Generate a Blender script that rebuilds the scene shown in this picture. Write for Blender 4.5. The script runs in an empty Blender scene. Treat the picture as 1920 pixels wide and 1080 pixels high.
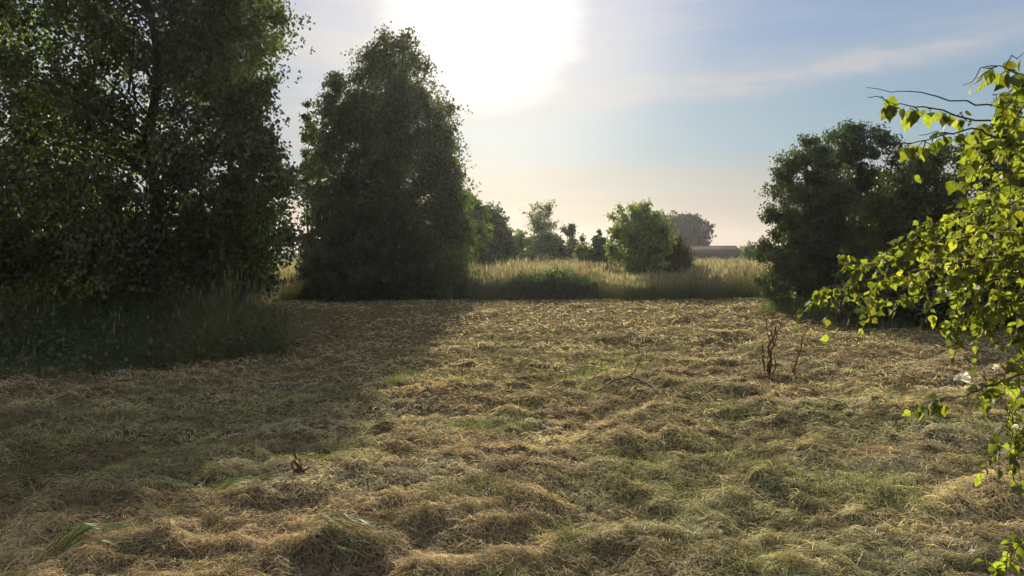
import bpy, bmesh, math, random
import numpy as np
from mathutils import Vector

SEED = 7
random.seed(SEED)
rng = np.random.default_rng(SEED)
scene = bpy.context.scene
col = scene.collection

# ------------------------------------------------------------------ camera
F = 1387.0            # focal length in photo pixels (1920 wide)
CH = 1.6              # camera height
HZ = 480.0            # photo row of the horizon
cam_d = bpy.data.cameras.new("camera")
cam = bpy.data.objects.new("camera", cam_d)
col.objects.link(cam)
cam.location = (0, 0, CH)
cam.rotation_euler = (math.radians(90), 0, 0)
cam_d.sensor_width = 36.0
cam_d.lens = 36.0 * F / 1920.0
cam_d.shift_y = -60.0 / 1920.0
cam_d.clip_start = 0.05
cam_d.clip_end = 6000
scene.camera = cam
scene.render.resolution_x = 1024
scene.render.resolution_y = 576

# ------------------------------------------------------------------ light
SUN_EL = math.radians(18.6)
SUN_AZ = math.radians(-2.1)          # left of the view axis (+Y)
sun_dir = Vector((math.sin(SUN_AZ) * math.cos(SUN_EL), math.cos(SUN_AZ) * math.cos(SUN_EL), math.sin(SUN_EL)))
sd = bpy.data.lights.new("sun", 'SUN')
sd.energy = 5.0
sd.angle = math.radians(0.6)
sd.color = (1.0, 0.87, 0.68)
so = bpy.data.objects.new("sun", sd)
col.objects.link(so)
so.location = (0, 0, 30)
so.rotation_euler = sun_dir.to_track_quat('Z', 'Y').to_euler()

vs = scene.view_settings
vs.view_transform = 'Standard'
vs.look = 'None'
vs.gamma = 1.0
vs.use_curve_mapping = False
vs.exposure = 1.15

SKY_STRENGTH = 0.073
world = bpy.data.worlds.new("World")
scene.world = world
world.use_nodes = True


def N(nt, t, **kw):
    n = nt.nodes.new(t)
    for k, v in kw.items():
        if k == 'inp':
            for a, b in v.items():
                n.inputs[a].default_value = b
        else:
            setattr(n, k, v)
    return n


def build_world():
    nt = world.node_tree
    nt.nodes.clear()
    L = nt.links.new
    out = N(nt, 'ShaderNodeOutputWorld')
    bg = N(nt, 'ShaderNodeBackground', inp={'Strength': SKY_STRENGTH})
    sky = N(nt, 'ShaderNodeTexSky', sky_type='NISHITA', sun_disc=False,
            sun_elevation=SUN_EL, sun_rotation=SUN_AZ,
            altitude=50.0, air_density=1.0, dust_density=0.6, ozone_density=1.6)
    tc = N(nt, 'ShaderNodeTexCoord')

    def math_(op, a, b=None, clamp=False):
        m = N(nt, 'ShaderNodeMath', operation=op, use_clamp=clamp)
        for i, v in enumerate((a, b)):
            if v is None:
                continue
            if isinstance(v, (int, float)):
                m.inputs[i].default_value = v
            else:
                L(v, m.inputs[i])
        return m.outputs[0]

    def ramp(v, pts):
        r = N(nt, 'ShaderNodeValToRGB')
        r.color_ramp.interpolation = 'EASE'
        el = r.color_ramp.elements
        while len(el) < len(pts):
            el.new(0.5)
        for e, (p, c) in zip(el, pts):
            e.position = p
            e.color = c if len(c) == 4 else (*c, 1)
        L(v, r.inputs[0])
        return r.outputs[0]

    def mix(fac, a, b, kind='MIX'):
        m = N(nt, 'ShaderNodeMix', data_type='RGBA', blend_type=kind)
        if isinstance(fac, (int, float)):
            m.inputs[0].default_value = fac
        else:
            L(fac, m.inputs[0])
        for i, v in ((6, a), (7, b)):
            if isinstance(v, tuple):
                m.inputs[i].default_value = (*v, 1)
            else:
                L(v, m.inputs[i])
        return m.outputs[2]

    # high thin cirrus streaks, slightly tilted, stretched along the horizon
    def streaks(tilt, sx, sz, scale, detail, dist, lo, hi, off=0.0):
        mp = N(nt, 'ShaderNodeMapping')
        mp.inputs['Rotation'].default_value = (0, math.radians(tilt), 0)
        mp.inputs['Scale'].default_value = (sx, sx, sz)
        mp.inputs['Location'].default_value = (off, off * .7, off * .3)
        L(tc.outputs['Generated'], mp.inputs[0])
        n = N(nt, 'ShaderNodeTexNoise', inp={'Scale': scale, 'Detail': detail, 'Roughness': .55, 'Distortion': dist})
        L(mp.outputs[0], n.inputs['Vector'])
        return ramp(n.outputs['Fac'], [(lo, (0, 0, 0)), (hi, (1, 1, 1))])

    s1 = streaks(7, 1.0, 6.0, 1.5, 6, .6, .36, .66, 3.1)
    s2 = streaks(9, 1.3, 15.0, 1.5, 7, 1.0, .38, .68, 1.7)
    s3 = streaks(4, 1.0, 5.0, 6.0, 8, .5, .25, .75, 0.4)
    nrm = N(nt, 'ShaderNodeVectorMath', operation='NORMALIZE')
    L(tc.outputs['Generated'], nrm.inputs[0])
    sep = N(nt, 'ShaderNodeSeparateXYZ')
    L(nrm.outputs[0], sep.inputs[0])
    X, Z = sep.outputs['X'], sep.outputs['Z']
    # one long cirrus bank rising to the right, ragged above, soft below
    wob = N(nt, 'ShaderNodeTexNoise', inp={'Scale': 5.0, 'Detail': 6})
    L(nrm.outputs[0], wob.inputs['Vector'])
    q = math_('SUBTRACT', Z, math_('ADD', math_('MULTIPLY', X, .13), math_('ADD', .150, math_('MULTIPLY', wob.outputs['Fac'], .055))))
    b1 = math_('EXPONENT', math_('MULTIPLY', math_('POWER', math_('DIVIDE', math_('ABSOLUTE', q), .013), 2.0), -1.0))
    over = ramp(math_('ADD', math_('MULTIPLY', q, 8.0), .5), [(.45, (0, 0, 0)), (.70, (1, 1, 1)), (1.0, (.55, .55, .55))])
    left = ramp(math_('ADD', X, .5), [(.28, (1, 1, 1)), (.48, (.75, .75, .75)), (.85, (.12, .12, .12))])
    lowb = ramp(Z, [(.02, (1, 1, 1)), (.09, (.8, .8, .8)), (.125, (0, 0, 0))])
    cl = math_('MULTIPLY', math_('ADD', math_('MULTIPLY', s1, .5), math_('MULTIPLY', s2, .55)), math_('ADD', .15, over), clamp=True)
    cl = math_('ADD', cl, math_('MULTIPLY', math_('MULTIPLY', b1, 1.1), math_('ADD', math_('MULTIPLY', s3, .7), .3)))
    cl = math_('ADD', cl, math_('MULTIPLY', left, over))
    cl = math_('ADD', cl, math_('MULTIPLY', lowb, math_('MULTIPLY', s2, .5)))
    cl = math_('MULTIPLY', cl, math_('ADD', math_('MULTIPLY', s3, .8), .45), clamp=True)

    # angle from the sun
    dt = N(nt, 'ShaderNodeVectorMath', operation='DOT_PRODUCT')
    L(nrm.outputs[0], dt.inputs[0])
    dt.inputs[1].default_value = tuple(sun_dir)
    ang = math_('ARCCOSINE', math_('MINIMUM', dt.outputs['Value'], .999999))
    # elevation
    zc = math_('MAXIMUM', sep.outputs['Z'], 0.0)

    low = ramp(zc, [(0.0, (1, 1, 1)), (.07, (.8, .8, .8)), (.20, (0, 0, 0))])
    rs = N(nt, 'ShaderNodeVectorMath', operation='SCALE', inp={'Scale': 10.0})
    L(ramp(zc, [(0.0, (.215, .175, .150)), (.06, (.225, .195, .175)), (.10, (.205, .215, .21)), (.15, (.150, .225, .270)), (.33, (.130, .20, .325)), (.5, (.27, .30, .36)), (1.0, (.38, .40, .43))]), rs.inputs[0])  # upper stops: unseen overhead sky brightened as added fill for the shadows
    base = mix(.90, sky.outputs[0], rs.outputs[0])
    # ice-cloud veil: lit by the sun, brightest near it
    veil = mix(low, (3.4, 3.45, 3.6), (3.2, 2.8, 2.6))
    c = mix(math_('MULTIPLY', cl, .85), base, veil)
    g = math_('EXPONENT', math_('MULTIPLY', math_('POWER', math_('DIVIDE', ang, .255), 2.0), -1.0))
    warm = mix(1.0, (0, 0, 0), (1.9, 1.35, 1.0), 'ADD')
    gg = N(nt, 'ShaderNodeVectorMath', operation='SCALE')
    L(warm, gg.inputs[0])
    L(math_('MULTIPLY', g, .5), gg.inputs['Scale'])
    c = mix(1.0, c, gg.outputs[0], 'ADD')
    # blown-out core behind the cloud sheet, its rim broken by the streaks
    rim = math_('ADD', ang, math_('MULTIPLY', math_('SUBTRACT', .35, cl), .028))
    core = ramp(rim, [(.0, (1, 1, 1)), (.065, (.36, .34, .30)), (.098, (.12, .105, .078)), (.145, (.048, .038, .023)), (.32, (0, 0, 0))])
    gc = N(nt, 'ShaderNodeVectorMath', operation='SCALE')
    L(core, gc.inputs[0])
    gc.inputs['Scale'].default_value = 20.0
    c = mix(1.0, c, gc.outputs[0], 'ADD')
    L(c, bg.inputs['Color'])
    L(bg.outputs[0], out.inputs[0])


build_world()


# ------------------------------------------------------------------ helpers
def px(u, v, d):
    """photo pixel and distance along the view axis -> world point"""
    return np.array([(u - 960.0) / F * d, d, CH - (v - HZ) / F * d])


def tag(o, label=None, cat=None, group=None, kind=None):
    if label: o['label'] = label
    if cat: o['category'] = cat
    if group: o['group'] = group
    if kind: o['kind'] = kind
    return o


def empty(name, loc):
    o = bpy.data.objects.new(name, None)
    o.empty_display_size = .2
    o.location = Vector([float(a) for a in loc])
    col.objects.link(o)
    return o


def mesh_obj(name, V, Fq, mat, parent=None, colr=None, smooth=False, origin=None):
    """V (n,3), Fq (m,k) with equal k, colr (n,3)"""
    V = np.asarray(V, dtype=np.float32)
    if parent is not None:
        V = V - np.array(parent.location, dtype=np.float32)
    elif origin is not None:
        V = V - np.asarray(origin, dtype=np.float32)
    me = bpy.data.meshes.new(name)
    Fq = np.asarray(Fq, dtype=np.int32)
    m, k = Fq.shape
    me.vertices.add(len(V)); me.vertices.foreach_set('co', V.ravel())
    me.loops.add(m * k); me.loops.foreach_set('vertex_index', Fq.ravel())
    me.polygons.add(m)
    me.polygons.foreach_set('loop_start', np.arange(m, dtype=np.int32) * k)
    me.polygons.foreach_set('loop_total', np.full(m, k, dtype=np.int32))
    if smooth:
        me.polygons.foreach_set('use_smooth', np.ones(m, dtype=bool))
    if colr is not None:
        a = me.attributes.new('tone', 'FLOAT_COLOR', 'POINT')
        c4 = np.ones((len(V), 4), dtype=np.float32); c4[:, :3] = colr
        a.data.foreach_set('color', c4.ravel())
    me.update(calc_edges=True)
    me.validate()
    o = bpy.data.objects.new(name, me)
    me.materials.append(mat)
    col.objects.link(o)
    if parent is not None:
        o.parent = parent
    elif origin is not None:
        o.location = Vector([float(a) for a in origin])
    return o


def _hash(ix, iy, s):
    h = (ix.astype(np.int64) * 374761393 + iy.astype(np.int64) * 668265263 + s * 974634777) & 0x7fffffff
    h = ((h ^ (h >> 13)) * 1274126177) & 0x7fffffff
    h = (h ^ (h >> 16)) & 0xffff
    return h / 65535.0


def vnoise(x, y, s=0):
    ix = np.floor(x); iy = np.floor(y)
    fx = x - ix; fy = y - iy
    fx = fx * fx * (3 - 2 * fx); fy = fy * fy * (3 - 2 * fy)
    a = _hash(ix, iy, s); b = _hash(ix + 1, iy, s); c = _hash(ix, iy + 1, s); d = _hash(ix + 1, iy + 1, s)
    return (a * (1 - fx) + b * fx) * (1 - fy) + (c * (1 - fx) + d * fx) * fy


def fbm(x, y, s=0, o=4):
    t = 0; a = .5; w = 0
    for i in range(o):
        t = t + a * vnoise(x, y, s + i * 17); w += a
        x = x * 2.03 + 11.3; y = y * 2.03 - 7.1; a *= .5
    return t / w


def smooth(a, b, x):
    t = np.clip((x - a) / (b - a), 0, 1)
    return t * t * (3 - 2 * t)


def ground_h(x, y):
    x = np.asarray(x, dtype=float); y = np.asarray(y, dtype=float)
    near = 1 - smooth(22, 30, y)
    # raked swaths run from lower left to upper right
    a = math.radians(52)
    u = x * math.cos(a) + y * math.sin(a); v = -x * math.sin(a) + y * math.cos(a)
    wx = fbm(x * .5, y * .5, 5, 2) * 1.6
    sw = fbm(u * .5, v * 1.25 + wx, 21, 3) - .5
    cl = fbm(x * 2.2 + wx, y * 2.6, 31, 3) - .5
    cl = np.where(cl > 0, cl * 1.5, cl)
    fine = fbm(x * 8, y * 8, 41, 2) - .5
    big = fbm(x * .12, y * .12, 3, 2) - .5
    far = fbm(x * .02, y * .02, 9, 2) - .5
    lump = fbm(x * 4.2 + 3, y * 4.6, 61, 3) - .5
    lump = np.where(lump > 0, lump * 1.4, lump * .6)
    h = near * (sw * .24 + cl * .08 + lump * .125 + fine * .06) + big * .12 + far * .3 * smooth(30, 120, y)
    return h


# ------------------------------------------------------------------ materials
def mat_tone(name, trans=.35, gloss=.06, rough=.5, tint=(1, 1, 1), ttint=(1.5, 1.6, .5), noise=0.0):
    """leaf / straw: diffuse + translucent + thin sheen, colour from the mesh's own tone"""
    m = bpy.data.materials.new(name); m.use_nodes = True
    nt = m.node_tree; nt.nodes.clear(); L = nt.links.new
    out = N(nt, 'ShaderNodeOutputMaterial')
    at = N(nt, 'ShaderNodeAttribute', attribute_name='tone')
    src = at.outputs['Color']
    if noise > 0:
        nz = N(nt, 'ShaderNodeTexNoise', inp={'Scale': noise, 'Detail': 3})
        tcd = N(nt, 'ShaderNodeTexCoord'); L(tcd.outputs['Object'], nz.inputs['Vector'])
        mr = N(nt, 'ShaderNodeMapRange', inp={'From Min': .3, 'From Max': .7, 'To Min': .65, 'To Max': 1.35})
        L(nz.outputs['Fac'], mr.inputs[0])
        sc = N(nt, 'ShaderNodeVectorMath', operation='SCALE'); L(src, sc.inputs[0]); L(mr.outputs[0], sc.inputs['Scale'])
        src = sc.outputs[0]

    def mul(c):
        mm = N(nt, 'ShaderNodeVectorMath', operation='MULTIPLY')
        L(src, mm.inputs[0]); mm.inputs[1].default_value = c
        return mm.outputs[0]
    d = N(nt, 'ShaderNodeBsdfDiffuse'); L(mul(tint), d.inputs['Color'])
    t = N(nt, 'ShaderNodeBsdfTranslucent'); L(mul(ttint), t.inputs['Color'])
    mx = N(nt, 'ShaderNodeMixShader', inp={0: trans}); L(d.outputs[0], mx.inputs[1]); L(t.outputs[0], mx.inputs[2])
    g = N(nt, 'ShaderNodeBsdfGlossy', inp={'Roughness': rough})
    m2 = N(nt, 'ShaderNodeMixShader', inp={0: gloss}); L(mx.outputs[0], m2.inputs[1]); L(g.outputs[0], m2.inputs[2])
    L(m2.outputs[0], out.inputs[0])
    return m


def mat_noise(name, c1, c2, scale=8, rough=.9, stretch=(1, 1, 1), bump=.0, c3=None, detail=6, spec=.2):
    m = bpy.data.materials.new(name); m.use_nodes = True
    nt = m.node_tree; L = nt.links.new
    b = nt.nodes['Principled BSDF']
    b.inputs['Roughness'].default_value = rough
    b.inputs['Specular IOR Level'].default_value = spec
    tcd = N(nt, 'ShaderNodeTexCoord')
    mp = N(nt, 'ShaderNodeMapping'); mp.inputs['Scale'].default_value = stretch
    L(tcd.outputs['Object'], mp.inputs[0])
    nz = N(nt, 'ShaderNodeTexNoise', inp={'Scale': scale, 'Detail': detail, 'Roughness': .6})
    L(mp.outputs[0], nz.inputs['Vector'])
    r = N(nt, 'ShaderNodeValToRGB'); e = r.color_ramp.elements
    e[0].position = .32; e[0].color = (*c1, 1); e[1].position = .68; e[1].color = (*c2, 1)
    if c3:
        q = e.new(.5); q.color = (*c3, 1)
    L(nz.outputs['Fac'], r.inputs[0]); L(r.outputs[0], b.inputs['Base Color'])
    if bump:
        bp = N(nt, 'ShaderNodeBump', inp={'Strength': bump, 'Distance': .05})
        L(nz.outputs['Fac'], bp.inputs['Height']); L(bp.outputs[0], b.inputs['Normal'])
    return m


M_leaf = mat_tone('leaf', trans=.36, gloss=.05, rough=.45, ttint=(1.7, 1.9, .55))
M_leaf_near = mat_tone('near_leaf', trans=.58, gloss=.025, rough=.5, ttint=(1.7, 1.75, .55), noise=90)
M_hay = mat_tone('hay', trans=.38, gloss=.02, rough=.6, ttint=(1.15, 1.08, .8))
M_grass = mat_tone('grass', trans=.38, gloss=.03, rough=.5, ttint=(1.1, 1.15, .75))
M_soil = mat_noise('thatch', (.05, .036, .02), (.19, .14, .08), scale=9, bump=.6, c3=(.11, .085, .045), spec=0, rough=1.0)
M_bark = mat_noise('bark', (.03, .022, .016), (.12, .095, .07), scale=6, stretch=(3, 3, .7), bump=.5)
M_birch = mat_noise('birch_bark', (.05, .04, .035), (.42, .33, .27), scale=5, stretch=(1, 1, 3), bump=.3)
M_twig = mat_noise('twig', (.05, .03, .02), (.13, .075, .045), scale=30)
M_dry = mat_noise('dry_stalk', (.07, .028, .016), (.17, .075, .04), scale=40)
M_pale = mat_noise('pale_stalk', (.35, .28, .2), (.55, .47, .36), scale=40)
M_roof = mat_noise('roof_sheet', (.045, .035, .034), (.085, .066, .062), scale=1.2, rough=1.0, stretch=(.4, 4, 1), spec=0)
M_wall = mat_noise('timber_wall', (.03, .025, .022), (.06, .05, .045), scale=2, stretch=(6, 6, .4))
M_trim = mat_noise('grey_door', (.11, .105, .1), (.15, .14, .13), scale=3)
M_petal = mat_tone('petal', trans=.4, gloss=.03, ttint=(1, 1, .95))


# ------------------------------------------------------------------ generic builders
def tubes(paths, sides=5):
    """paths: list of (points (n,3), radii (n,)) -> V, quads"""
    Vs = []; Fs = []; base = 0
    ang = np.arange(sides) * 2 * math.pi / sides
    ca = np.cos(ang); sa = np.sin(ang)
    for P, R in paths:
        P = np.asarray(P, float); R = np.asarray(R, float); n = len(P)
        T = np.gradient(P, axis=0); T /= (np.linalg.norm(T, axis=1, keepdims=True) + 1e-9)
        ref = np.array([0, 0, 1.0]) if abs(T[:, 2]).mean() < .8 else np.array([1.0, 0, 0])
        A = np.cross(T, ref); A /= (np.linalg.norm(A, axis=1, keepdims=True) + 1e-9)
        B = np.cross(T, A)
        ring = P[:, None, :] + R[:, None, None] * (A[:, None, :] * ca[None, :, None] + B[:, None, :] * sa[None, :, None])
        Vs.append(ring.reshape(-1, 3))
        i = np.arange(n - 1)[:, None] * sides + np.arange(sides)[None, :]
        j = np.arange(n - 1)[:, None] * sides + (np.arange(sides)[None, :] + 1) % sides
        Fs.append(np.stack([i, j, j + sides, i + sides], -1).reshape(-1, 4) + base)
        base += n * sides
    return np.concatenate(Vs), np.concatenate(Fs)


def curve_path(a, b, n=6, sag=0.0, jit=0.0, up=0.0):
    a = np.asarray(a, float); b = np.asarray(b, float)
    t = np.linspace(0, 1, n)[:, None]
    P = a + (b - a) * t
    P[:, 2] += (up * 4 * t[:, 0] * (1 - t[:, 0])) - sag * t[:, 0] ** 2
    if jit:
        J = rng.normal(0, jit, (n, 3)); J[0] = 0; J[-1] *= .3
        P += J
    return P


def unit(v):
    return v / (np.linalg.norm(v, axis=-1, keepdims=True) + 1e-9)


def leaf_quads(C, size, hang=.6, aspect=.75):
    """rhombic leaves folded on the midrib, hanging; C (n,3)"""
    n = len(C)
    ax = rng.normal(0, 1, (n, 3)); ax = unit(ax); ax[:, 2] -= hang * 1.6; ax = unit(ax)
    r = unit(rng.normal(0, 1, (n, 3)))
    s = unit(np.cross(ax, r)); nn = np.cross(ax, s)
    L = (size * rng.uniform(.65, 1.3, n))[:, None]
    W = L * aspect * .5
    v0 = C
    v1 = C + ax * L * .42 + s * W + nn * L * .08
    v2 = C + ax * L
    v3 = C + ax * L * .42 - s * W + nn * L * .08
    V = np.stack([v0, v1, v2, v3], 1).reshape(-1, 3)
    Fq = np.arange(n * 4).reshape(n, 4)
    return V, Fq


def leaf_tone(n, base, var=.25, yellow=.1, k=4):
    base = np.array(base)
    b = base[None, :] * (1 + rng.normal(0, var, (n, 1))).clip(.4, 1.9)
    y = (rng.random(n) < yellow)[:, None]
    b = np.where(y, b * np.array([1.6, 1.35, .9]), b)
    return np.repeat(b.clip(0.004, .9), k, 0)


def crown_clumps(profile, d, n, depth_scale=1.0, shell=.35, gaps=None):
    """sample clump centres inside a crown. profile rows (v, left, right) in photo pixels at distance d"""
    pv = np.array([p[0] for p in profile], float)
    pl = np.array([p[1] for p in profile], float)
    pr = np.array([p[2] for p in profile], float)
    tt = np.linspace(pv[0], pv[-1], 400)
    w = np.interp(tt, pv, pr) - np.interp(tt, pv, pl)
    cdf = np.cumsum(w ** 1.35 + 8); cdf /= cdf[-1]
    out = []
    while len(out) < n:
        v = np.interp(rng.random(), cdf, tt)
        l = np.interp(v, pv, pl); r = np.interp(v, pv, pr)
        c = (l + r) / 2; hw = max((r - l) / 2, 1)
        rad = rng.random() ** shell; th = rng.uniform(0, 2 * math.pi)
        u = c + hw * rad * math.cos(th)
        if gaps and any(((u - g[0]) / g[2]) ** 2 + ((v - g[1]) / g[3]) ** 2 < 1 and rng.random() < g[4] for g in gaps):
            continue
        dd = hw / F * d * depth_scale * rad * math.sin(th)
        P = px(u, v, d); P[1] += dd
        out.append(P)
    return np.array(out)


def build_tree(name, label, cat, base_u, d, profile, n_clump, n_leaf, leaf, tone, trunk_r=.12,
               clump_r=.45, droop=.5, group=None, gaps=None, hang=.6, depth_scale=1.0, bark=None, lean=0.0,
               yellow=.1, shell=.42, stems=1, mat=None, flat=.8, var=.25, spiky=0.0, top_u=None, branches=True, dens=1.2, up=.06):
    global rng
    bark = bark or M_bark
    rng = np.random.default_rng(int(base_u * 7 + d * 31 + n_leaf))
    x0 = (base_u - 960) / F * d
    z0 = float(ground_h(x0, d)) - .05
    root = empty(name, (x0, d, z0))
    tag(root, label, cat, group)
    top = px(top_u if top_u else (profile[0][1] + profile[0][2]) / 2, profile[0][0], d)
    zt = top[2]
    # trunk(s)
    tr = []
    trunks = []
    for s in range(stems):
        off = np.array([rng.normal(0, .25), rng.normal(0, .25), 0]) if stems > 1 else np.zeros(3)
        n = 9
        P = curve_path(np.array([x0, d, z0]) + off * .5, np.array([top[0], d, zt]) + off * 3 * np.array([1, 1, 0]) - np.array([0, 0, rng.uniform(0, .25) * (zt - z0) * (s > 0)]), n, jit=.012 * (zt - z0))
        R = trunk_r * (1 - np.linspace(0, 1, n) * .93) * (1 if s == 0 else .75)
        R[0] *= 1.35
        trunks.append(P); tr.append((P, R))
    V, Q = tubes(tr, 8)
    mesh_obj('trunk', V, Q, bark, root, smooth=True)
    n_clump = int(n_clump * 1.3)
    C = crown_clumps(profile, d, n_clump, depth_scale, shell, gaps)
    # limbs
    if branches:
        br = []
        for c in C[::3]:
            P = trunks[rng.integers(len(trunks))]
            dist = math.hypot(c[0] - P[0, 0], c[1] - P[0, 1])
            za = c[2] - dist * rng.uniform(.35, .8)
            za = min(max(za, z0 + .12 * (zt - z0)), zt - .1)
            a = np.array([np.interp(za, P[:, 2], P[:, 0]), np.interp(za, P[:, 2], P[:, 1]), za])
            Lh = np.linalg.norm(c - a)
            pth = curve_path(a, c, 6, up=up * Lh, jit=.035 * Lh)
            r0 = min(trunk_r * .3, .006 + .007 * Lh)
            br.append((pth, np.linspace(r0, .003, 6)))
        V, Q = tubes(br, 4)
        mesh_obj('branches', V, Q, bark, root, smooth=True)
    # leaf sprays: each clump is several drooping twigs
    per = max(1, int(n_leaf * dens) // n_clump)
    leaf = leaf * 1.08
    nt = 8
    Cs = []
    for c in C:
        sc = rng.uniform(.6, 1.35)
        dirs = unit(rng.normal(0, 1, (nt, 3)) * np.array([1, 1, flat]))
        if spiky:
            dirs[:, 2] = np.abs(dirs[:, 2]) + spiky; dirs = unit(dirs)
        ln = clump_r * sc * rng.uniform(.6, 1.5, nt)
        k = rng.integers(0, nt, per)
        t = rng.random(per) ** .7
        p = c + dirs[k] * (ln[k] * t)[:, None]
        p[:, 2] -= droop * clump_r * sc * t ** 2
        p += rng.normal(0, clump_r * .16, (per, 3))
        Cs.append(p)
    Cs = np.concatenate(Cs)
    gz = ground_h(Cs[:, 0], Cs[:, 1])
    Cs = Cs[Cs[:, 2] > gz + .06]
    V, Q = leaf_quads(Cs, leaf, hang)
    # clump-wise tone
    big = fbm(Cs[:, 0] * 1.2 + Cs[:, 1] * .7, Cs[:, 2] * 1.2 + Cs[:, 1] * .4, 77, 2)
    T = leaf_tone(len(Cs), tone, var, yellow) * np.repeat((.6 + .8 * big)[:, None], 4, 0)
    mesh_obj('crown', V, Q, mat or M_leaf, root, colr=T)
    return root


def blades(P, H, W, lean_amt, tone, tips=None, seg=2, lean_dir=None):
    """upright blades with a bend; P (n,3), H (n,), W (n,)"""
    n = len(P)
    th = rng.uniform(0, 2 * math.pi, n)
    side = np.stack([np.cos(th), np.sin(th), np.zeros(n)], 1)
    if lean_dir is None:
        la = rng.uniform(0, 2 * math.pi, n)
        ld = np.stack([np.cos(la), np.sin(la), np.zeros(n)], 1)
    else:
        ld = lean_dir
    lev = np.linspace(0, 1, seg + 1)
    Vv = []
    for t in lev:
        c = P + np.array([0, 0, 1.0]) * (H * (t - .28 * lean_amt * t * t))[:, None] + ld * (H * lean_amt * t ** 2)[:, None]
        w = W * (1 - t * .85) * .5
        Vv.append(c - side * w[:, None]); Vv.append(c + side * w[:, None])
    V = np.stack(Vv, 1).reshape(-1, 3)
    k = 2 * (seg + 1)
    b = np.arange(n)[:, None] * k
    Q = np.concatenate([np.stack([b[:, 0] + 2 * i, b[:, 0] + 2 * i + 1, b[:, 0] + 2 * i + 3, b[:, 0] + 2 * i + 2], 1) for i in range(seg)])
    T = np.repeat(tone, k, 0).reshape(n, k, 3)
    if tips is not None:
        f = np.repeat(lev, 2)[None, :, None] ** 1.5
        T = T * (1 - f) + tips[:, None, :] * f
    return V, Q, T.reshape(-1, 3)


def mix3(a, b, t):
    return a * (1 - t[:, None]) + b * t[:, None]


# ------------------------------------------------------------------ ground
def build_ground():
    def axis(dense_lo, dense_hi, step, lo, hi, g=1.06):
        a = list(np.arange(dense_lo, dense_hi, step))
        s = step; x = a[-1]
        while x < hi:
            s *= g; x += s; a.append(x)
        s = step; x = a[0]; pre = []
        while x > lo:
            s *= g; x -= s; pre.append(x)
        return np.array(pre[::-1] + a)
    xs = axis(-4, 4, .035, -450, 450, 1.035)
    ys = axis(2.2, 8, .03, -50, 480, 1.018)
    X, Y = np.meshgrid(xs, ys)
    Z = ground_h(X, Y)
    V = np.stack([X, Y, Z], -1).reshape(-1, 3)
    nx = len(xs); ny = len(ys)
    i = (np.arange(ny - 1)[:, None] * nx + np.arange(nx - 1)[None, :]).ravel()
    Q = np.stack([i, i + 1, i + 1 + nx, i + nx], 1)
    o = mesh_obj('ground', V, Q, M_soil, smooth=True)
    tag(o, 'brown and straw coloured field soil under mown hay', kind='structure')
    print('ground', nx, ny)


build_ground()


# colour of the cut hay by place
def hay_tone(x, y, n):
    straw = np.array([.64, .55, .33]); tan = np.array([.49, .39, .25]); grey = np.array([.48, .45, .32])
    green = np.array([.26, .28, .12]); rust = np.array([.42, .29, .18]); dark = np.array([.13, .10, .06])
    a = fbm(x * .9, y * 1.1, 101, 3); b = fbm(x * .55 + 9, y * .7, 131, 3); c = fbm(x * 1.5, y * 1.7, 151, 3)
    e = fbm(x * .35, y * .5, 171, 2)
    t = mix3(np.repeat(straw[None], n, 0), np.repeat(grey[None], n, 0), smooth(.42, .62, a))
    t = mix3(t, np.repeat(tan[None], n, 0), smooth(.48, .62, c) * .8)
    t = mix3(t, np.repeat(green[None], n, 0), (smooth(.52, .66, b) * .6 + .2 * smooth(9, 20, y)))
    t = mix3(t, np.repeat(rust[None], n, 0), smooth(.60, .74, e) * .5)
    t = mix3(t, np.repeat(np.array([[.70, .64, .41]]), n, 0), smooth(9, 18, y) * .6)
    hollow_shade = smooth(.51, .61, fbm(x * 2.6 + 5, y * 3.2, 191, 3))  # noise patches of shade painted into the strand colour, like dark hollows
    t = mix3(t, np.repeat(np.array([[.13, .10, .06]]), n, 0), hollow_shade * .6)
    r = rng.random(n)
    t = mix3(t, np.repeat(dark[None], n, 0), (r < .22) * .7)
    t = mix3(t, np.repeat(green[None] * 1.3, n, 0), ((r > .80) & (r < .90)) * .7)
    t = t * rng.uniform(.6, 1.35, (n, 1))
    return t


EDGE_Y = 27.2


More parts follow.
